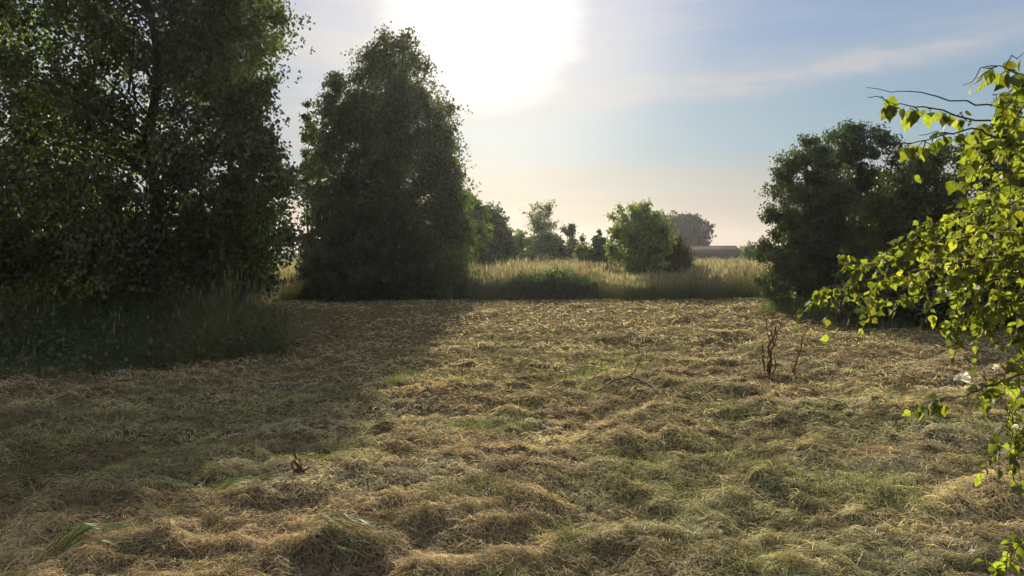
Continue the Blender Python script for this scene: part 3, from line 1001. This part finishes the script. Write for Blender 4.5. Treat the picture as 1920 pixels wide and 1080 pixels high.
tuft(1215, 778, gd(778), .20, 170, .09, (.20, .24, .10), 'pale green tuft to the right of the wide green hummock', group=GT, lean=.9)
tuft(1660, 628, 16.4, .30, 420, .34, (.12, .16, .05), 'tall soft grass clump at the foot of the right hand thicket', group='grass clumps at the foot of the right hand thicket', lean=.7)
tuft(1535, 600, 18.4, .30, 420, .42, (.09, .12, .04), 'grass clump at the foot of the slim trunk in the right hand thicket', group='grass clumps at the foot of the right hand thicket', lean=.5)
tuft(1470, 592, 19.6, .30, 350, .42, (.10, .13, .045), 'grass clump between the meadow and the right hand thicket', group='grass clumps at the foot of the right hand thicket', lean=.5)
tuft(1905, 820, 6.0, .20, 300, .2, (.12, .16, .05), 'green clump under the lowest foreground birch leaves', group=GT, lean=.6)


def reed(u0, v0, u1, v1, tone, label, n, length, group, W=.009, spread=.12, h=.05, arch=.06):
    """fresh cut long blades lying together on the hay, drawn from ground point to ground point"""
    a = px(u0, v0, gd(v0)); b = px(u1, v1, gd(v1))
    Vs = []; Qs = []; Ts = []; base = 0
    for i in range(n):
        off = np.array([rng.normal(0, spread), rng.normal(0, spread), 0]) if i else np.zeros(3)
        k = 9
        t = np.linspace(0, 1, k)[:, None] * (rng.uniform(.4, 1.0) if i else 1)
        dr = b - a; dr = dr + np.array([rng.normal(0, .16), rng.normal(0, .16), 0]) * np.linalg.norm(dr) * (1 if i else 0)
        P = a + off + dr * t * (length if i else 1)
        P[:, 2] = ground_h(P[:, 0], P[:, 1]) + h + rng.uniform(0, .03) + arch * np.sin(np.linspace(0, math.pi, k))
        T = unit(np.gradient(P, axis=0)); S = unit(np.cross(T, np.array([0, 0, 1.0]) + rng.normal(0, .5, 3)))
        w = (W * np.sin(np.linspace(.35, 2.9, k)) * rng.uniform(.7, 1.2))[:, None]
        mid = P + np.array([0, 0, -.002])
        V = np.stack([P - S * w, P + S * w], 1).reshape(-1, 3)
        q = np.arange(k - 1)[:, None] * 2 + np.array([0, 1, 3, 2])[None, :]
        Vs.append(V); Qs.append(q + base); base += len(V)
        Ts.append(np.repeat((np.array(tone) * rng.uniform(.7, 1.25))[None], len(V), 0))
    o = mesh_obj('cut_reed', np.concatenate(Vs), np.concatenate(Qs), M_grass, colr=np.concatenate(Ts), origin=tuple((a + b) / 2 * np.array([1, 1, 0])))
    tag(o, label, 'reed', group)


GR = 'fresh green cut reeds lying on the hay'
reed(170, 1050, 305, 992, (.30, .34, .17), 'long pale green reed lying diagonally at bottom left', 5, .8, GR, W=.009, spread=.03, arch=.015)
reed(120, 1075, 215, 1040, (.15, .19, .06), 'short green blades at the foot of the long pale reed', 34, .8, GR, W=.006, spread=.07, arch=.012)
reed(700, 1062, 560, 1030, (.12, .15, .05), 'loose fan of green blades lying near the bottom edge', 30, .9, GR, W=.0035, spread=.07, arch=.03)
reed(410, 945, 530, 912, (.15, .21, .05), 'dull green blades lying beside the short dark stub', 12, .9, GR, W=.005, spread=.05, arch=.02)


def stalks(name, label, cat, paths, mat, leaves=None, group=None, sides=5):
    """paths in (u,v) photo pixels at a fixed depth d: [(d,[(u,v)...], r0, r1)]"""
    out = []
    for d, pts, r0, r1 in paths:
        P = np.array([px(u, v, d) for u, v in pts])
        P[:, 1] += np.linspace(0, rng.normal(0, .06), len(P))
        t = np.linspace(0, 1, len(P)); tt = np.linspace(0, 1, 3 * len(P))
        P = np.stack([np.interp(tt, t, P[:, i]) for i in range(3)], 1)
        P[1:-1] += rng.normal(0, r0 * .7, (len(P) - 2, 3))
        out.append((P, np.linspace(r0, r1, len(P))))
    c = out[0][0][0]
    dz = float(ground_h(c[0], c[1])) - c[2] - .01
    for P, R in out:
        P[:, 2] += dz
    V, Q = tubes(out, sides)
    o = mesh_obj(name, V, Q, mat, origin=tuple(c), smooth=True)
    return tag(o, label, cat, group)


GD = 'dry stalks standing in the mown clearing'
D1 = gd(708)
stalks('dry_dock_plant', 'thick reddish brown bundle of dry dock stalks standing in the hay on the right', 'dry plant', [
    (D1, [(1437, 712), (1440, 670), (1446, 618)], .023, .010),
    (D1, [(1443, 712), (1448, 660), (1441, 625)], .020, .008),
    (D1, [(1434, 712), (1433, 680), (1430, 655)], .012, .005),
    (D1, [(1447, 660), (1458, 630), (1468, 600)], .011, .005),
    (D1, [(1445, 650), (1436, 625), (1432, 598)], .009, .004),
    (D1, [(1446, 622), (1448, 606), (1444, 596)], .007, .004),
    (D1, [(1434, 700), (1428, 672), (1429, 650)], .010, .005),
    (D1, [(1450, 712), (1453, 690), (1452, 670)], .012, .006),
    (D1, [(1440, 640), (1449, 632), (1455, 618)], .008, .004)], M_dry, group=GD)
stalks('dry_stalk', 'single leaning dry stalk to the right of the thick dock bundle', 'dry plant', [
    (D1, [(1488, 704), (1496, 670), (1508, 635), (1518, 600)], .014, .006),
    (D1, [(1508, 635), (1516, 630), (1524, 618)], .006, .003),
    (D1, [(1492, 703), (1490, 690), (1488, 680)], .012, .005),
    (D1, [(1500, 660), (1508, 655), (1514, 657)], .006, .003)], M_dry, group=GD)
stalks('dry_stalk', 'small upright brown stalk with a bent head left of centre', 'dry plant', [
    (gd(702), [(866, 704), (867, 685), (870, 668)], .010, .005),
    (gd(702), [(870, 668), (878, 664), (884, 668)], .005, .003),
    (gd(702), [(866, 694), (861, 686), (858, 682)], .005, .003)], M_dry, group=GD)
stalks('broken_stub', 'short dark reddish broken stub in the foreground hay', 'dry plant', [
    (gd(906), [(562, 914), (558, 890), (552, 862)], .020, .006),
    (gd(906), [(563, 912), (566, 895), (564, 880)], .012, .005),
    (gd(906), [(556, 912), (550, 897), (549, 885)], .010, .004),
    (gd(906), [(566, 912), (574, 900), (582, 894)], .007, .003)], M_dry, group=GD)
stalks('pale_stub', 'whitish broken stem lying at the foot of the dark stub', 'dry plant', [
    (gd(925), [(528, 928), (534, 918), (540, 908)], .008, .004),
    (gd(925), [(532, 926), (540, 921), (546, 913)], .005, .003)], M_pale)
stalks('pale_stub', 'pale upright stem at the edge of the rank grass', 'dry plant', [
    (gd(728), [(463, 730), (460, 716), (456, 704)], .012, .006),
    (gd(728), [(461, 728), (463, 718), (465, 708)], .008, .005)], M_pale)
stalks('pale_stub', 'thin pale stem in the shaded hay at left', 'dry plant', [
    (gd(812), [(221, 816), (223, 800), (225, 778)], .006, .003),
    (gd(812), [(223, 800), (228, 792), (230, 786)], .004, .002)], M_pale)
# fallen branch
Db = gd(725)


def fallen_branch():
    def gp(u, v, h):
        d = gd(v); p = px(u, v, d); p[2] = float(ground_h(p[0], p[1])) + h
        return p
    paths = []
    def add(pts, r0, r1):
        P = np.array([gp(*q) for q in pts]); t = np.linspace(0, 1, len(P)); tt = np.linspace(0, 1, 4 * len(P))
        P = np.stack([np.interp(tt, t, P[:, i]) for i in range(3)], 1) + rng.normal(0, .004, (4 * len(P), 3))
        paths.append((P, np.linspace(r0, r1, len(P))))
    add([(1232, 738, .04), (1208, 728, .06), (1180, 722, .08), (1150, 730, .07), (1118, 738, .05)], .016, .007)
    add([(1180, 722, .08), (1192, 716, .14), (1204, 710, .26), (1212, 704, .34)], .011, .005)
    add([(1208, 728, .06), (1226, 716, .12), (1240, 706, .14)], .009, .004)
    add([(1150, 730, .07), (1140, 722, .14), (1133, 716, .18)], .008, .004)
    add([(1195, 725, .07), (1215, 735, .06), (1250, 742, .04)], .009, .004)
    add([(1165, 727, .08), (1150, 740, .04), (1140, 745, .04)], .007, .004)
    V, Q = tubes(paths, 6)
    o = mesh_obj('fallen_branch', V, Q, M_twig, origin=tuple(gp(1180, 722, 0)), smooth=True)
    tag(o, 'forked bare branch lying on the mown hay right of centre', 'branch')


fallen_branch()


# ------------------------------------------------------------------ foreground birch
def near_leaves(P, axis, size):
    """birch leaves: rounded-triangular blade with pointed tip, folded along the midrib, short stalk"""
    n = len(P)
    ax = unit(axis)
    r = unit(rng.normal(0, 1, (n, 3)))
    s = unit(np.cross(ax, r)); nn = np.cross(s, ax)
    out = [(0.0, 0.02), (.09, .27), (.26, .42), (.48, .36), (.74, .14), (1.0, 0.0)]
    L = size[:, None]
    start = P + ax * L * .30
    fold = rng.uniform(.02, .16, (n, 1)); curl = rng.uniform(-.15, .3, (n, 1))
    mids = []; lf = []; rt = []
    for t, w in out:
        m = start + ax * L * t - nn * L * curl * t * t
        mids.append(m)
        lf.append(m + s * L * w + nn * L * fold * (w / .44))
        rt.append(m - s * L * w + nn * L * fold * (w / .44))
    k = len(out)
    V = np.stack(mids + lf + rt, 1)
    # stalk (2 quads crossing is plenty at this size)
    wS = L * .012
    st = np.stack([P - s * wS, P + s * wS, start + s * wS, start - s * wS], 1)
    V = np.concatenate([V, st], 1)
    K = V.shape[1]
    q = []
    for i in range(k - 1):
        q.append([i, k + i, k + i + 1, i + 1]); q.append([i, i + 1, 2 * k + i + 1, 2 * k + i])
    q.append([3 * k, 3 * k + 1, 3 * k + 2, 3 * k + 3])
    q = np.array(q)
    Q = (np.arange(n)[:, None, None] * K + q[None]).reshape(-1, 4)
    return V.reshape(-1, 3), Q, K


def foreground_birch():
    tx, ty = 3.05, 3.3
    root = empty('young_birch', (tx, ty, float(ground_h(tx, ty))))
    tag(root, 'foreground young birch reaching in from the right edge with bright backlit yellow green leaves', 'tree')
    top = 3.6
    Pt = curve_path((tx, ty, -.05), (tx + .1, ty + .1, top), 10, jit=.015)
    V, Q = tubes([(Pt, np.linspace(.055, .012, 10))], 10)
    mesh_obj('trunk', V, Q, M_birch, root, smooth=True)
    limbs = []; leafP = []; leafA = []; leafS = []

    def spline(pts, n=18):
        P = np.array(pts, float); k = len(P)
        t = np.linspace(0, k - 1, n); out = []
        for q in t:
            i = min(int(q), k - 2); f = q - i
            p0 = P[max(i - 1, 0)]; p1 = P[i]; p2 = P[i + 1]; p3 = P[min(i + 2, k - 1)]
            out.append(.5 * ((2 * p1) + (-p0 + p2) * f + (2 * p0 - 5 * p1 + 4 * p2 - p3) * f * f + (-p0 + 3 * p1 - 3 * p2 + p3) * f ** 3))
        return np.array(out)

    def twig(a, ln, direction, nl, size, r=.0022, droop=.35):
        e = a + direction * ln; n = 6
        P = curve_path(a, e, n, sag=droop * ln, jit=.006)
        limbs.append((P, np.linspace(r, .0009, n)))
        for i in range(nl):
            t = (i + rng.uniform(.2, .9)) / nl * (n - 1); k = min(int(t), n - 2); f = t - k
            p = P[k] * (1 - f) + P[k + 1] * f
            leafP.append(p)
            ax = rng.normal(0, .55, 3) + direction * .35 + np.array([0, 0, -.85])
            leafA.append(ax); leafS.append(size * rng.uniform(.6, 1.2))

    def branch(pts, r0, r1, n_tw, tw_len, nl, size, start=.25, along=0, updown=.0, zspread=.5, dspread=.6, from_trunk=True):
        """pts: (u, v, d)"""
        W = [px(u, v, d) for u, v, d in pts]
        if from_trunk:
            a = W[0]; z = a[2] - .25 * abs(tx - a[0])
            W = [np.array([tx + .03, ty + .02, z])] + W
        P = spline(W, 22)
        P[1:-1] += rng.normal(0, .004, (20, 3))
        limbs.append((P, np.linspace(r0, r1, 22)))
        # leafy side twigs on the stretch nearer the trunk too
        for i in range(max(5, n_tw // 2) if n_tw else 3):
            k = int(rng.uniform(.05, start + .08) * 21)
            v = unit(unit(P[k + 1] - P[k]) * .4 + rng.normal(0, .55, 3))
            twig(P[k], tw_len * rng.uniform(.7, 1.4), v, max(4, nl), size)
        for i in range(n_tw):
            t = (start + (1 - start) * (i + rng.random()) / n_tw) * 21; k = min(int(t), 20); f = t - k
            p = P[k] * (1 - f) + P[k + 1] * f
            dr = unit(P[min(k + 1, 21)] - P[k] + 1e-6)
            v = unit(dr * .5 + np.array([rng.normal(0, .4), rng.normal(0, dspread), rng.normal(updown, zspread)]))
            twig(p, tw_len * rng.uniform(.5, 1.3), v, int(nl * rng.uniform(.6, 1.4)), size)
        for i in range(along):
            t = (start + (1 - start) * rng.random()) * 21; k = min(int(t), 20); f = t - k
            leafP.append(P[k] * (1 - f) + P[k + 1] * f)
            leafA.append(rng.normal(0, .35, 3) + np.array([0, 0, -1.0])); leafS.append(size * rng.uniform(.6, 1.15))

    # top branch with bare tip
    branch([(2000, 215, 2.5), (1900, 202, 2.4), (1840, 196, 2.35), (1760, 180, 2.3), (1700, 172, 2.25), (1625, 164, 2.2)], .0045, .0009, 0, .1, 0, .05, along=0)
    # leaves under it, on a finer parallel twig
    branch([(2000, 260, 2.6), (1900, 235, 2.5), (1820, 222, 2.45), (1750, 205, 2.4), (1700, 196, 2.35), (1655, 186, 2.35)], .005, .0012, 8, .05, 2, .048, start=.3, along=30)
    branch([(2000, 290, 2.4), (1900, 262, 2.35), (1830, 245, 2.3), (1760, 255, 2.3), (1700, 275, 2.3)], .005, .0014, 10, .10, 3, .046, start=.3, along=22)
    branch([(2000, 330, 2.6), (1920, 300, 2.55), (1870, 280, 2.5), (1820, 285, 2.5)], .005, .0014, 10, .12, 4, .046, start=.3, along=10)
    branch([(1990, 170, 2.3), (1930, 150, 2.25), (1890, 130, 2.2), (1855, 124, 2.2)], .004, .0012, 7, .09, 3, .05, start=.3, along=8)
    branch([(2000, 230, 2.3), (1950, 205, 2.25), (1915, 165, 2.2), (1900, 130, 2.2)], .004, .0012, 6, .10, 3, .05, start=.3, along=6)
    branch([(2000, 250, 2.2), (1950, 230, 2.15), (1910, 215, 2.1)], .004, .0012, 5, .10, 3, .05, start=.3, along=5)
    branch([(2000, 300, 2.3), (1950, 270, 2.25), (1900, 255, 2.2), (1850, 262, 2.2)], .005, .0014, 9, .11, 4, .05, start=.3, along=12)
    branch([(2000, 150, 2.4), (1950, 160, 2.3), (1905, 185, 2.3), (1870, 215, 2.3)], .004, .0012, 7, .09, 4, .05, start=.3, along=10)
    branch([(2000, 340, 2.5), (1940, 330, 2.4), (1880, 318, 2.4), (1830, 300, 2.4)], .005, .0014, 9, .11, 4, .048, start=.3, along=12)
    # main mass reaching left and down
    S = .041
    mass = [
        ([(1990, 470, 3.9), (1880, 480, 3.7), (1760, 500, 3.6), (1640, 522, 3.5), (1540, 542, 3.4)], 20, 9),
        ([(1990, 440, 3.6), (1880, 440, 3.6), (1770, 452, 3.5), (1680, 480, 3.5), (1600, 515, 3.4)], 20, 9),
        ([(1990, 400, 3.6), (1900, 395, 3.6), (1820, 400, 3.6), (1750, 425, 3.5), (1690, 455, 3.5)], 20, 9),
        ([(1990, 360, 3.4), (1930, 345, 3.4), (1880, 345, 3.3), (1840, 365, 3.3)], 13, 8),
        ([(1990, 410, 3.2), (1930, 400, 3.2), (1870, 385, 3.1), (1830, 400, 3.1)], 13, 8),
        ([(1990, 510, 3.7), (1900, 520, 3.6), (1800, 540, 3.5), (1700, 556, 3.5), (1620, 562, 3.4)], 18, 8),
        ([(1990, 540, 3.4), (1900, 550, 3.3), (1840, 575, 3.3), (1800, 600, 3.3)], 15, 8),
        ([(1990, 480, 3.2), (1920, 475, 3.1), (1850, 500, 3.1), (1790, 520, 3.1)], 16, 8),
        ([(1990, 560, 3.6), (1920, 560, 3.5), (1860, 590, 3.5), (1840, 620, 3.5)], 11, 7),
        ([(1990, 430, 4.2), (1900, 440, 4.1), (1800, 470, 4.0), (1720, 510, 4.0)], 17, 9),
        ([(1990, 350, 2.9), (1950, 340, 2.8), (1910, 350, 2.7)], 8, 6),
        ([(2010, 470, 2.7), (1960, 460, 2.7), (1900, 430, 2.7)], 10, 6),
    ]
    for pts, nt, nl in mass:
        branch(pts, .009, .0016, int(nt * 1.35), .16, int(nl * 1.2), S, start=.2, along=18, zspread=.45)
    # lower sprays
    branch([(1990, 690, 2.8), (1920, 700, 2.8), (1850, 725, 2.75), (1800, 745, 2.7), (1735, 763, 2.7)], .006, .0012, 8, .08, 4, .050, start=.35, along=12, zspread=.25)
    branch([(1990, 670, 3.0), (1930, 690, 3.0), (1880, 700, 2.95), (1850, 720, 2.9)], .005, .0012, 9, .11, 5, .048, start=.3, along=8)
    branch([(1990, 730, 3.3), (1930, 745, 3.3), (1890, 780, 3.3), (1865, 840, 3.3)], .005, .0012, 12, .12, 6, .042, start=.3, along=10, updown=-.4)
    branch([(1990, 780, 3.3), (1940, 790, 3.3), (1905, 830, 3.2), (1900, 900, 3.2)], .005, .0012, 8, .10, 5, .042, start=.3, along=8, updown=-.4)
    branch([(1990, 1000, 2.6), (1940, 1010, 2.55), (1900, 1035, 2.5), (1868, 1062, 2.5)], .004, .0012, 6, .08, 4, .045, start=.35, along=7, zspread=.25)
    branch([(1990, 610, 3.0), (1940, 620, 3.0), (1905, 640, 3.0)], .004, .0012, 6, .09, 4, .046, start=.3, along=5)
    V, Q = tubes(limbs, 5)
    mesh_obj('branches', V, Q, M_twig, root, smooth=True)
    P = np.array(leafP); A = np.array(leafA); Sz = np.array(leafS)
    V, Q, K = near_leaves(P, A, Sz)
    n = len(P)
    base = np.array([.135, .165, .038])[None] * rng.uniform(.4, 1.35, (n, 1))
    y = (rng.random(n) < .18)[:, None]
    base = np.where(y, base * np.array([1.35, 1.15, .9]), base)
    mesh_obj('crown', V, Q, M_leaf_near, root, colr=np.repeat(base, K, 0))
    print('near leaves', n)


foreground_birch()


# pale blossoms caught in the foreground leaves
def blossom(u, v, d, s, label):
    c = px(u, v, d); k = 7
    Vs = []; Qs = []; b = 0
    for j in range(k):
        th = 2 * math.pi * j / k + rng.normal(0, .1)
        dr = unit(np.array([math.cos(th), -.35 + rng.normal(0, .1), math.sin(th) * .45 + .25]))
        sd_ = unit(np.cross(dr, np.array([0, 1, .3])))
        pts = []
        for t, w in ((0, .04), (.35, .26), (.75, .34), (1.0, .10)):
            m = c + dr * s * t + np.array([0, -.12 * s * t * t, .25 * s * t * (1 - t)])
            pts += [m - sd_ * s * w, m + sd_ * s * w]
        Vs.append(np.array(pts)); Qs.append(np.array([[0, 1, 3, 2], [2, 3, 5, 4], [4, 5, 7, 6]]) + b); b += 8
    V = np.concatenate(Vs); Q = np.concatenate(Qs)
    o = mesh_obj('blossom', V, Q, M_petal, colr=np.tile(np.array([.78, .76, .68]), (len(V), 1)), origin=tuple(c))
    tag(o, label, 'blossom', 'white blossoms among the foreground birch leaves')


blossom(1800, 710, 2.8, .034, 'largest white blossom above the lower left spray of birch leaves')
blossom(1772, 553, 3.3, .026, 'white blossom hanging in the middle mass of birch leaves')
blossom(1829, 540, 3.3, .018, 'small white blossom right of the one in the middle mass of leaves')
blossom(1866, 690, 3.0, .016, 'small white blossom above the right side of the lower spray')
blossom(1902, 800, 3.2, .016, 'small white blossom low down near the right edge of the photo')

# ------------------------------------------------------------------ haze
def haze():
    V, Q = box(-530, 530, -70, 530, -3.0, 18.0)
    m = bpy.data.materials.new('haze'); m.use_nodes = True
    nt = m.node_tree; nt.nodes.clear()
    out = N(nt, 'ShaderNodeOutputMaterial')
    v = N(nt, 'ShaderNodeVolumePrincipled', inp={'Density': .0002, 'Anisotropy': .6})
    v.inputs['Color'].default_value = (.86, .90, .97, 1)
    nt.links.new(v.outputs[0], out.inputs['Volume'])
    o = mesh_obj('haze', V, Q, m)
    bm = bmesh.new(); bm.from_mesh(o.data)
    bmesh.ops.recalc_face_normals(bm, faces=bm.faces[:])
    bm.to_mesh(o.data); bm.free()
    tag(o, 'thin pale evening haze in the air', 'haze', kind='stuff')


HAZE = True
if HAZE:
    haze()
